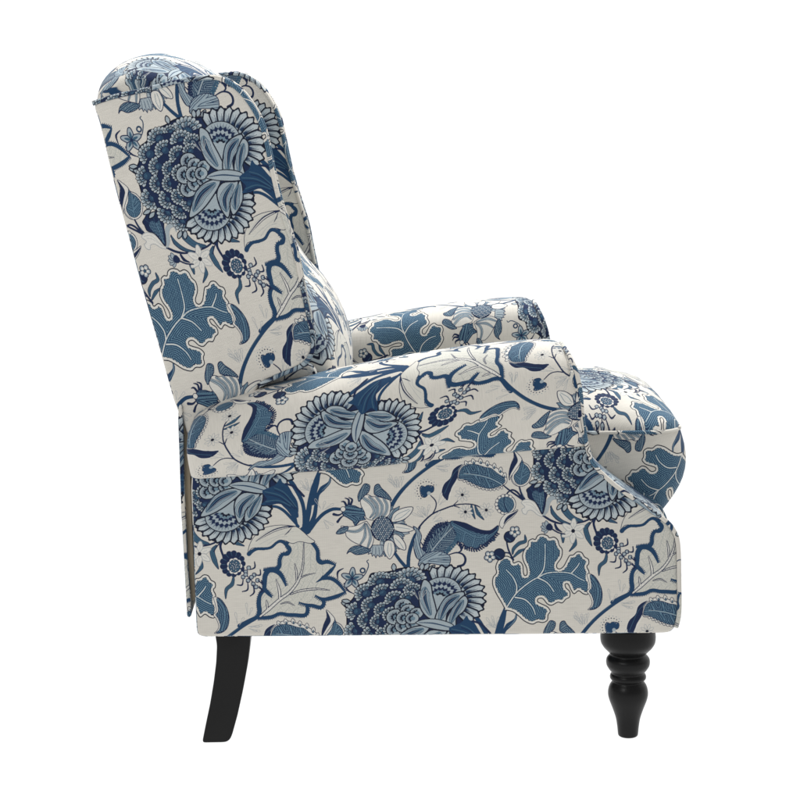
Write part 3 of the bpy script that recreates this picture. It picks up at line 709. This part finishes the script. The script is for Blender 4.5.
AT = .125                                                # thickness of an arm
def arm(far):
    # lower side panel
    out = [(192, 470), (260, 466), (400, 455), (540, 444), (588, 446)] + [tuple(q) for q in smooth(FS[4:], False, 3)] + [(660, 633.6), (560, 634.6), (420, 635.8), (300, 636.8), (204, 637.4), (198, 636.5), (196.5, 632), (195, 600), (193, 540), (191, 490)]
    out = np.array(out)
    sp = slab('side_panel', out, 0.0, AT, .0055, ident, FAB, root, far, smo=False, soft=3)
    # arm pad
    nu, V, Fc, U = 54, [], [], []
    cs = [(-.0005, 0.0), (-.007, .045), (-.014, .2), (-.019, .42), (-.017, .66), (-.006, .85), (.012, .955), (.036, 1.0), (.064, 1.004), (.092, .985), (.112, .92), (.123, .8), (.127, .6), (.126, .2), (.125, -.35)]
    cs = smooth(cs, False, 3); nc = len(cs)
    us = np.r_[0, .004, .012, .024, np.linspace(.04, .955, nu), .972, .985, .994, 1.0]
    ring_q = []
    for u in us:
        x0 = 188 + u * (569 - 188)
        ytop = interp(TOPs, x0); ys = interp(SEAM, 190 + u * 400)
        e0 = max(0, 1 - u / .024); e1 = max(0, (u - .955) / .045)
        sh = .012 * (1 - math.sqrt(max(0, 1 - e0 * e0))) + .010 * (1 - math.sqrt(max(0, 1 - e1 * e1)))
        arc = 0; prev = None; row = []
        for (yy, h) in cs:
            py = ys + (ytop - ys) * h
            pyc = min(max(py, 354), 470)
            xf = np.interp(pyc, FSs[:60, 1], FSs[:60, 0]); xr = np.interp(py, [415, 422, 432, 450, 479], [197, 190, 187, 187, 191])
            px = xr + (xf - xr) * u if u > .06 else xr + (xf - xr) * u
            if py < 360: px = px * 1.0
            # keep top outline where it is seen
            k = np.clip((h - .6) / .4, 0, 1)
            px = px * (1 - k) + (x0 * k if True else 0)
            X, Z = P(px, py, 0)
            yc = AT / 2; Y = yy + (sh if yy < yc else -sh)
            Z -= (sh * .6 if h > .9 else 0)
            if prev is not None: arc += math.hypot(Y - prev[0], Z - prev[1])
            prev = (Y, Z)
            V.append((X, Y, Z)); row.append((437 + X / SC, arc / SC, ys))
        ring_q.append(row)
    n = len(us)
    def fq(i, k):
        qx, a, ys = ring_q[i][k]
        if not far: return to_uv(armmap((qx, 462 - a)))
        tot = ring_q[i][-1][1]
        return to_uv(farmap((qx, 499 - (tot - a))))
    for i in range(n - 1):
        for k in range(nc - 1):
            Fc.append((i * nc + k, (i + 1) * nc + k, (i + 1) * nc + k + 1, i * nc + k + 1))
            U.append([fq(i, k), fq(i + 1, k), fq(i + 1, k + 1), fq(i, k + 1)])
    Fc.append(tuple(range(nc))); U.append([fq(0, k) for k in range(nc)])
    Fc.append(tuple(reversed([(n - 1) * nc + k for k in range(nc)]))); U.append([fq(n - 1, k) for k in reversed(range(nc))])
    V, F2 = mir(V, Fc, far)
    if far: U = [list(reversed(u)) for u in U]
    pad = build('arm_pad', V, F2, U, FAB, root); sharpen(pad, 55)
    # front facing of the arm: narrow boxed strip following the scroll
    left = [(570, 371), (569.5, 384), (571.5, 398), (576, 416), (581.5, 436)]
    right = [(585, 436), (582.5, 415), (580, 393), (576.5, 378), (574, 370)]
    fr = slab('arm_front', np.array(left + right), -.0145, .02, .003, rotmap((570, 400), (420, 690), 70), FAB, root, far, smo=False, soft=2)
    # piping along the scroll
    outer = []
    for x, y in smooth(FS[2:-1], False, 8):
        f = np.clip((440 - y) / 60, 0, 1)
        X, Z = P(x, y, 0); outer.append((X, -.0015 - .0135 * f, Z))
    inner = [(x, AT + .002, z) for x, y, z in outer]
    arch = []
    for x, y, Y in ((578.5, 384, -.016), (575.5, 371, -.012), (571.5, 360, -.001), (568, 353.5, .018), (566, 350.5, .042), (565.5, 350, .066), (566.5, 352, .090), (569, 357, .110), (573, 366, .123), (577.5, 380, .127)):
        X, Z = P(x, y, 0); arch.append((X, Y, Z))
    path = outer[::-1][:-1] + [tuple(q) for q in smooth(arch, False, 5)] + inner[1:]
    tube('piping', path, .0034, FAB, root, far=far, shift=40 if far else 0)
    # welt under the pad
    path = []
    for x, y in smooth([(192, 478.5)] + SEAM[2:], False, 6):
        X, Z = P(x, y - .6, -.001); path.append((X, .0018, Z))
    return pad

armmap = affmap([(439, 445), (447, 414), (500, 382.5), (533, 395), (354.7, 432.5), (485, 455)], [(386.5, 690), (420, 701), (443, 754.5), (425, 783.5), (414.4, 625.3), (358, 743)])
def fq_(px, py, Y):
    X, Z = P(px, py, Y); return Q(X, Z)
fa = fq_(410, 335, .535); fb = fq_(505, 312, .535)
_v = np.array(fb) - np.array(fa); _w = np.array([28., 82.])
_ang = math.degrees(math.atan2(_w[1], _w[0]) - math.atan2(_v[1], _v[0]))
farmap = rotmap((fa[0], fa[1]), (540, 585), _ang)
arm(False); arm(True)

# ------------------------------------------------------------------ backrest with wings
wAi = np.linalg.inv(wA)
YW = .035
def wingmap(q):
    # q in fabric units on the panel plane; compensate the few centimetres of depth
    k = D / (D + YW)
    x = 369 + (q[0] - 369) * k; y = V0 + (q[1] - V0) * k
    return tuple((np.array([x, y]) - wt) @ wAi.T)
WING = [(92.5, 103.5), (104, 99.5), (120, 95), (140, 91), (160, 86), (180, 81), (200, 78), (215, 77.5), (228, 82), (241, 92), (253, 108), (262, 126), (267, 145), (272, 170), (279, 200), (287, 226), (296, 255), (303, 290), (309, 318), (313, 338), (312.5, 350), (307, 361), (296, 368.5), (278, 376), (258, 386), (248, 420),
        (240, 450), (195, 450), (186, 430), (178, 412), (172, 395), (161, 355), (151, 320), (139, 278), (127, 232), (117, 196), (107, 155), (100, 125), (95.5, 111)]
for far in (False, True):
    w = slab('wing', WING, YW, YW + .048, .006, wingmap, FAB, root, far, n=3)
    i0 = 33 if False else None
    path = []
    S = smooth(WING[:25], False, 6)
    for x, y in S:
        X, Z = P(x, y, YW); path.append((X, YW + .001, Z))
    tube('piping', path, .0036, FAB, w, far=far, shift=130 if far else 60)
    # inner welt of the same wing
    tube('piping', [(x, YW + .047, z) for x, y, z in path], .0034, FAB, w, far=far, shift=10)
# lower side of the back, set in behind the wing
for far in (False, True):
    slab('back_side', [(182, 395), (240, 385), (290, 366), (309, 364), (318, 378), (318, 440), (300, 470), (200, 470), (188, 440)], YW + .026, YW + .06, .006,
         lambda q: wingmap((q[0] - 2, q[1])), FAB, root, far, n=3)
# outside back
def poly_extrude(name, outline, Y0, Y1, ref, m, fm, bev=.006):
    p = np.array(outline, float); pl = [P(x, y, ref) for x, y in p]
    V = []; N = len(pl)
    c = np.mean(pl, 0)
    o = slab(name, outline, Y0, Y1, bev, fm, m, root, False, smo=False)
    return o
poly_extrude('back_panel', [(98, 104), (122, 100), (215, 430), (212, 470), (192, 470), (186, 430), (172, 392), (151, 318), (127, 230), (108, 155)], YW + .046, WID - YW - .046, 0, FAB, rotmap((0, 0), (40, 30), 0), bev=.004)
fl = slab('back_flap', [(178.5, 405), (182, 404), (183.5, 430), (184.2, 480), (187.5, 560), (191.5, 610), (191.5, 616), (189.5, 618.5), (187, 617), (184, 560), (181, 510), (179.5, 460), (178, 420)], YW - .005, WID - YW + .005, .0018, rotmap((0, 0), (90, 10), 0, 1, 1), FAB, root, False, smo=False, soft=1)
sl = slab('flap_lining', [(183.5, 412), (189.5, 430), (190.5, 480), (193.5, 560), (195.5, 600), (191, 601), (187.7, 560), (184.4, 480), (183.7, 430)], YW + .004, WID - YW - .004, .0012, ident, LINER, fl, False, smo=False, soft=1)

# back cushion: a filled bolster whose head and small of the back swell forward
prof = [(122, 128), (113, 110), (109, 94), (113, 77), (127, 63), (145, 55.5), (163, 53.5), (184, 58), (205, 67), (222, 80), (240, 104), (254, 135), (268, 170), (280, 205), (291, 238), (305, 262), (322, 280), (336, 300), (346, 322), (352, 346), (352, 368), (345, 395), (325, 415), (290, 430), (235, 425), (205, 415), (196, 350), (170, 260), (143, 180)]
YM = WID / 2
pc = np.array([P(x, y, YM) for x, y in smooth(prof, True, 4)])
def cushion_back():
    ys = np.linspace(-1, 1, 41); V = []; Fc = []; U = []; N = len(pc)
    half = YM - YW - .046
    spine_a = np.array(P(150, 150, YM)); spine_b = np.array(P(262, 385, YM))
    ab = spine_b - spine_a
    arc = np.r_[0, np.cumsum(np.hypot(*np.diff(pc, axis=0).T))]
    for v in ys:
        s = math.copysign(abs(v) ** .8, v)
        Y = YM + s * half
        k = 1 - .20 * abs(s) ** 3.2 - .06 * (abs(s) > .995)
        for q in pc:
            t = np.clip(((q - spine_a) @ ab) / (ab @ ab), 0, 1); c = spine_a + ab * t
            r = c + (q - c) * k
            V.append((r[0], Y, r[1]))
    bm_ = backmap
    def uvq(i, j):
        y = V[i * N + (j % N)][1]
        return to_uv(bm_((y / SC, arc[j] / SC if j < N else arc[-1] / SC + 3)))
    for i in range(len(ys) - 1):
        for j in range(N):
            jj = (j + 1) % N
            Fc.append((i * N + j, i * N + jj, (i + 1) * N + jj, (i + 1) * N + j))
            U.append([uvq(i, j), uvq(i, j + 1), uvq(i + 1, j + 1), uvq(i + 1, j)])
    Fc.append(tuple(reversed(range(N)))); U.append([uvq(0, j) for j in reversed(range(N))])
    Fc.append(tuple(range((len(ys) - 1) * N, len(ys) * N))); U.append([uvq(len(ys) - 1, j) for j in range(N)])
    o = build('back_cushion', V, Fc, U, FAB, root)
    bm = bmesh.new(); bm.from_mesh(o.data); bmesh.ops.recalc_face_normals(bm, faces=bm.faces); bm.to_mesh(o.data); bm.free()
    sharpen(o, 60)
    return o
backmap = rotmap((0, 0), (170, 330), 0)
cushion_back()

# ------------------------------------------------------------------ seat cushion
def seat():
    y0, y1 = AT + .006, WID - AT - .006
    xf, zt = P(684, 432, y0); _, zb = P(668, 514, y0)
    xb, _ = P(330, 432, y0)
    cx, cy = (xf + xb) / 2, (y0 + y1) / 2; hx, hy = (xf - xb) / 2, (y1 - y0) / 2
    R = .05; nA = 12
    plan = []
    for (sx, sy, a0) in ((1, 1, 0), (-1, 1, 90), (-1, -1, 180), (1, -1, 270)):
        for k in range(nA + 1):
            a = math.radians(a0 + 90 * k / nA)
            plan.append((cx + sx * (hx - R) + R * math.cos(a), cy + sy * (hy - R) + R * math.sin(a)))
    # densify the long edges
    d = []
    for i in range(len(plan)):
        a, b = np.array(plan[i]), np.array(plan[(i + 1) % len(plan)])
        m = max(1, int(np.linalg.norm(b - a) / .02))
        for k in range(m): d.append(a + (b - a) * k / m)
    plan = np.array(d); N = len(plan)
    c0 = np.array([cx, cy]); per = np.r_[0, np.cumsum(np.hypot(*np.diff(np.r_[plan, plan[:1]], axis=0).T))]
    V = []; rings = []
    ht = zt - zb
    for k in (0.02, .12, .25, .38, .5, .62, .72, .8, .87, .93, .97, .99): rings.append(('b', k))
    ringsZ = []
    for kind, k in rings: ringsZ.append((k, zb - .012 * (1 - k ** 5)))
    body = []
    for t in np.linspace(0, 1, 11): body.append((None, zb + ht * t, t))
    allr = []
    for k, z in ringsZ: allr.append(('f', k, z, 0))
    for _, z, t in body: allr.append(('s', 1, z, t))
    for kind, k in rings[::-1]: allr.append(('t', k, 0, 0))
    for typ, k, z, t in allr:
        for i, p in enumerate(plan):
            if typ == 's':
                o = p - c0; bul = .011 * math.sin(math.pi * t); fr_ = max(0, (p[0] - cx) / hx)
                # front leans out a little in the middle
                q = p + o / (np.linalg.norm(o)) * bul
                if fr_ > .8: q = q + np.array([(-.028 * (1 - t) ** 2.6 + .003 * math.sin(math.pi * t)) * (fr_ - .8) * 5, 0])
                V.append((q[0], q[1], z))
            elif typ == 'f': V.append((*(c0 + (p - c0) * k - np.array([.028 * k * max(0, ((p[0] - cx) / hx - .8) * 5), 0])), z))
            else:
                q = c0 + (p - c0) * k
                ex = abs(q[0] - cx) / hx; ey = abs(q[1] - cy) / hy
                dome = (1 - ex ** 4.6) ** .58 * (1 - ey ** 3.4) ** .6
                zz = zt + .064 * dome
                zz += .0016 * math.sin(q[0] * 60 + q[1] * 25) * dome + .001 * math.sin(q[1] * 90) * dome
                V.append((q[0], q[1], zz))
    Fc = []; U = []
    nr = len(allr)
    def uq(r, i):
        typ, k, z, t = allr[r]; v = V[r * N + (i % N)]
        if typ == 's' : 
            # walk along the border starting at the middle of the near side
            return to_uv(sidemap((437 + (v[0] if abs(v[1] - y0) < .06 else (2 * per[i] if False else v[0] + v[1] * .9)) / SC, V0 + (CH - v[2]) / SC)))
        return to_uv(topmap((437 + v[0] / SC, v[1] / SC)))
    for r in range(nr - 1):
        side = allr[r][0] == 's' and allr[r + 1][0] == 's'
        for i in range(N):
            j = (i + 1) % N
            Fc.append((r * N + i, r * N + j, (r + 1) * N + j, (r + 1) * N + i))
            if side: U.append([uq(r, i), uq(r, i + 1), uq(r + 1, i + 1), uq(r + 1, i)])
            else:
                U.append([to_uv(topmap((437 + V[x][0] / SC, V[x][1] / SC))) for x in (r * N + i, r * N + j, (r + 1) * N + j, (r + 1) * N + i)])
    Fc.append(tuple(reversed(range(N)))); U.append([(0, 0)] * N)
    Fc.append(tuple(range((nr - 1) * N, nr * N))); U.append([to_uv(topmap((437 + V[x][0] / SC, V[x][1] / SC))) for x in range((nr - 1) * N, nr * N)])
    s = build('seat_cushion', V, Fc, U, FAB, root); sharpen(s, 50)
    for z, kk, sh in ((zt, 0, 20),):
        pth = []
        for p in plan:
            fr_ = max(0, (p[0] - cx) / hx)
            q = p.copy()
            if kk and fr_ > .8: q[0] -= .012 * (fr_ - .8) * 5
            pth.append((q[0], q[1], z))
        tube('piping', pth, .0030, FAB, s, closed=True, shift=sh)
sq = fq_(655, 480, AT)
sidemap = rotmap(sq, (540, 590), 188)
topmap = rotmap((570, 205), (420, 600), 150)
seat()

# ------------------------------------------------------------------ frame between the arms
slab('front_panel', [(640, 520), (668, 520), (674, 530), (677, 545), (678, 580), (678, 615), (676, 629), (640, 631)], AT + .003, WID - AT - .003, .004, rotmap((0, 0), (60, 20), 0), FAB, root, smo=False)
slab('seat_base', [(215, 505), (640, 520), (640, 628), (215, 628)], AT - .01, WID - AT + .01, .004, ident, DUST, root, smo=False)

# ------------------------------------------------------------------ legs
def lathe(name, prof_, cxy, parent, m, seg=48):
    V = []; Fc = []
    for r, z in prof_:
        for k in range(seg):
            a = 2 * math.pi * k / seg; V.append((cxy[0] + r * math.cos(a), cxy[1] + r * math.sin(a), z))
    n = len(prof_)
    for i in range(n - 1):
        for k in range(seg):
            kk = (k + 1) % seg; Fc.append((i * seg + kk, i * seg + k, (i + 1) * seg + k, (i + 1) * seg + kk))
    Fc.append(tuple(range(seg))); Fc.append(tuple(reversed(range((n - 1) * seg, n * seg))))
    return build(name, V, Fc, None, m, parent)
LP = [(626, 27), (633, 27.6), (638, 27.9), (643, 27.2), (647.5, 24.5), (651, 21), (653.6, 18.6), (655, 18.2), (656.5, 19.4), (659, 21.4), (662, 22), (665.5, 21.6), (669, 19.6), (672, 17.2), (673.6, 16.6), (675, 17.6), (677, 18.2), (679, 17.8),
      (680.6, 16.3), (681.6, 15.9), (683, 16.6), (686, 18.5), (690, 19.8), (695, 20.1), (700, 19), (706, 16.7), (712, 14.4), (719, 12.2), (727, 10.9), (733, 10.3), (735.6, 9.8), (736.6, 8.6)]
for Yl in (.050, WID - .036):
    pr = []
    s_ = smooth(LP, False, 3)
    X0, _ = P(628, 680, .05)
    sc = (D + .05) / F
    zf = lambda y: P(628, y, .050)[1]
    zend = zf(736.6)
    for y, r in s_: pr.append((r * sc, zf(y) - zend))
    lathe('leg', pr, (X0, Yl), root, WOOD)
for Yl in (.045, WID - .045 - .042):
    out = [(214, 628), (251, 628), (250, 645), (247.5, 665), (243, 690), (237.5, 715), (232, 735), (229.5, 740.5), (225, 742), (202, 742.4), (205, 727), (210, 703), (213.5, 682), (216, 662), (216.8, 645)]
    o = slab('leg', out, .045, .087, .0025, ident, WOOD, root, smo=False, soft=2)
    o.location = (0, Yl - .045, 0)
    # foot rests on the ground
    zm = min(v.co.z for v in o.data.vertices)
    o.location.z = -zm

# ------------------------------------------------------------------ ground: added translucent sheet, lit by the world below so no shadow shows
GM, N_, L_, b_ = mat('shadowless_white')
for n_ in list(N_):
    if n_.type != 'OUTPUT_MATERIAL': N_.remove(n_)
tr = N_.new('ShaderNodeBsdfTranslucent'); tr.inputs[0].default_value = (.98, .98, .98, 1)
outn = [n_ for n_ in N_ if n_.type == 'OUTPUT_MATERIAL'][0]; L_.new(tr.outputs[0], outn.inputs[0])
gme = bpy.data.meshes.new('floor'); seg = 64
gme.from_pydata([(30 * math.cos(2 * math.pi * k / seg), 30 * math.sin(2 * math.pi * k / seg), -.0005) for k in range(seg)], [], [tuple(range(seg))])
gme.materials.append(GM)
g = bpy.data.objects.new('floor', gme); C.objects.link(g); g['kind'] = 'structure'

# ------------------------------------------------------------------ light
wd = bpy.data.worlds.new('World'); scene.world = wd; wd.use_nodes = True
N_, L_ = wd.node_tree.nodes, wd.node_tree.links
bg = N_['Background']
tc = N_.new('ShaderNodeTexCoord'); sx = N_.new('ShaderNodeSeparateXYZ'); L_.new(tc.outputs['Generated'], sx.inputs[0])
# studio: bright white backdrop behind (+Y), dimmer room on the camera's side; glow below added to whiten the floor
r1 = N_.new('ShaderNodeMapRange'); r1.inputs['From Min'].default_value = -.25; r1.inputs['From Max'].default_value = .35
r1.inputs['To Min'].default_value = .41; r1.inputs['To Max'].default_value = 1.12; L_.new(sx.outputs['Y'], r1.inputs['Value'])
lt = N_.new('ShaderNodeMath'); lt.operation = 'LESS_THAN'; lt.inputs[1].default_value = 0; L_.new(sx.outputs['Z'], lt.inputs[0])
mxn = N_.new('ShaderNodeMix'); mxn.data_type = 'FLOAT'; L_.new(lt.outputs[0], mxn.inputs['Factor']); L_.new(r1.outputs[0], mxn.inputs[2]); mxn.inputs[3].default_value = 1.12
L_.new(mxn.outputs[0], bg.inputs['Strength']); bg.inputs['Color'].default_value = (1, 1, 1, 1)

def area(name, loc, tgt, size, power, col=(1, 1, 1)):
    l = bpy.data.lights.new(name, 'AREA'); l.shape = 'RECTANGLE'; l.size, l.size_y = size; l.energy = power; l.color = col
    o = bpy.data.objects.new(name, l); C.objects.link(o); o.location = loc
    d = Vector(tgt) - Vector(loc); o.rotation_euler = d.to_track_quat('-Z', 'Y').to_euler()
    return o
area('softbox_top', (.25, .9, 2.9), (0, .3, .5), (1.6, 1.6), 92)
area('softbox_key', (-1.7, -2.6, 2.4), (0, 0, .5), (1.0, 1.0), 27)

cam = bpy.data.cameras.new('Camera'); co = bpy.data.objects.new('Camera', cam); C.objects.link(co)
co.location = (CX, -D, CH); co.rotation_euler = (math.pi / 2, 0, 0)
cam.lens = 36 * F / 800; cam.sensor_width = 36; cam.sensor_fit = 'HORIZONTAL'
cam.shift_x = -(U0 - 400) / 800; cam.shift_y = (V0 - 400) / 800; cam.clip_end = 200; cam.clip_start = .05
scene.camera = co
scene.render.engine = 'CYCLES'
scene.cycles.max_bounces = 8; scene.cycles.transmission_bounces = 6
vs_ = scene.view_settings; vs_.view_transform = 'Standard'; vs_.look = 'None'; vs_.gamma = 1; vs_.exposure = 0; vs_.use_curve_mapping = False
scene.render.film_transparent = False
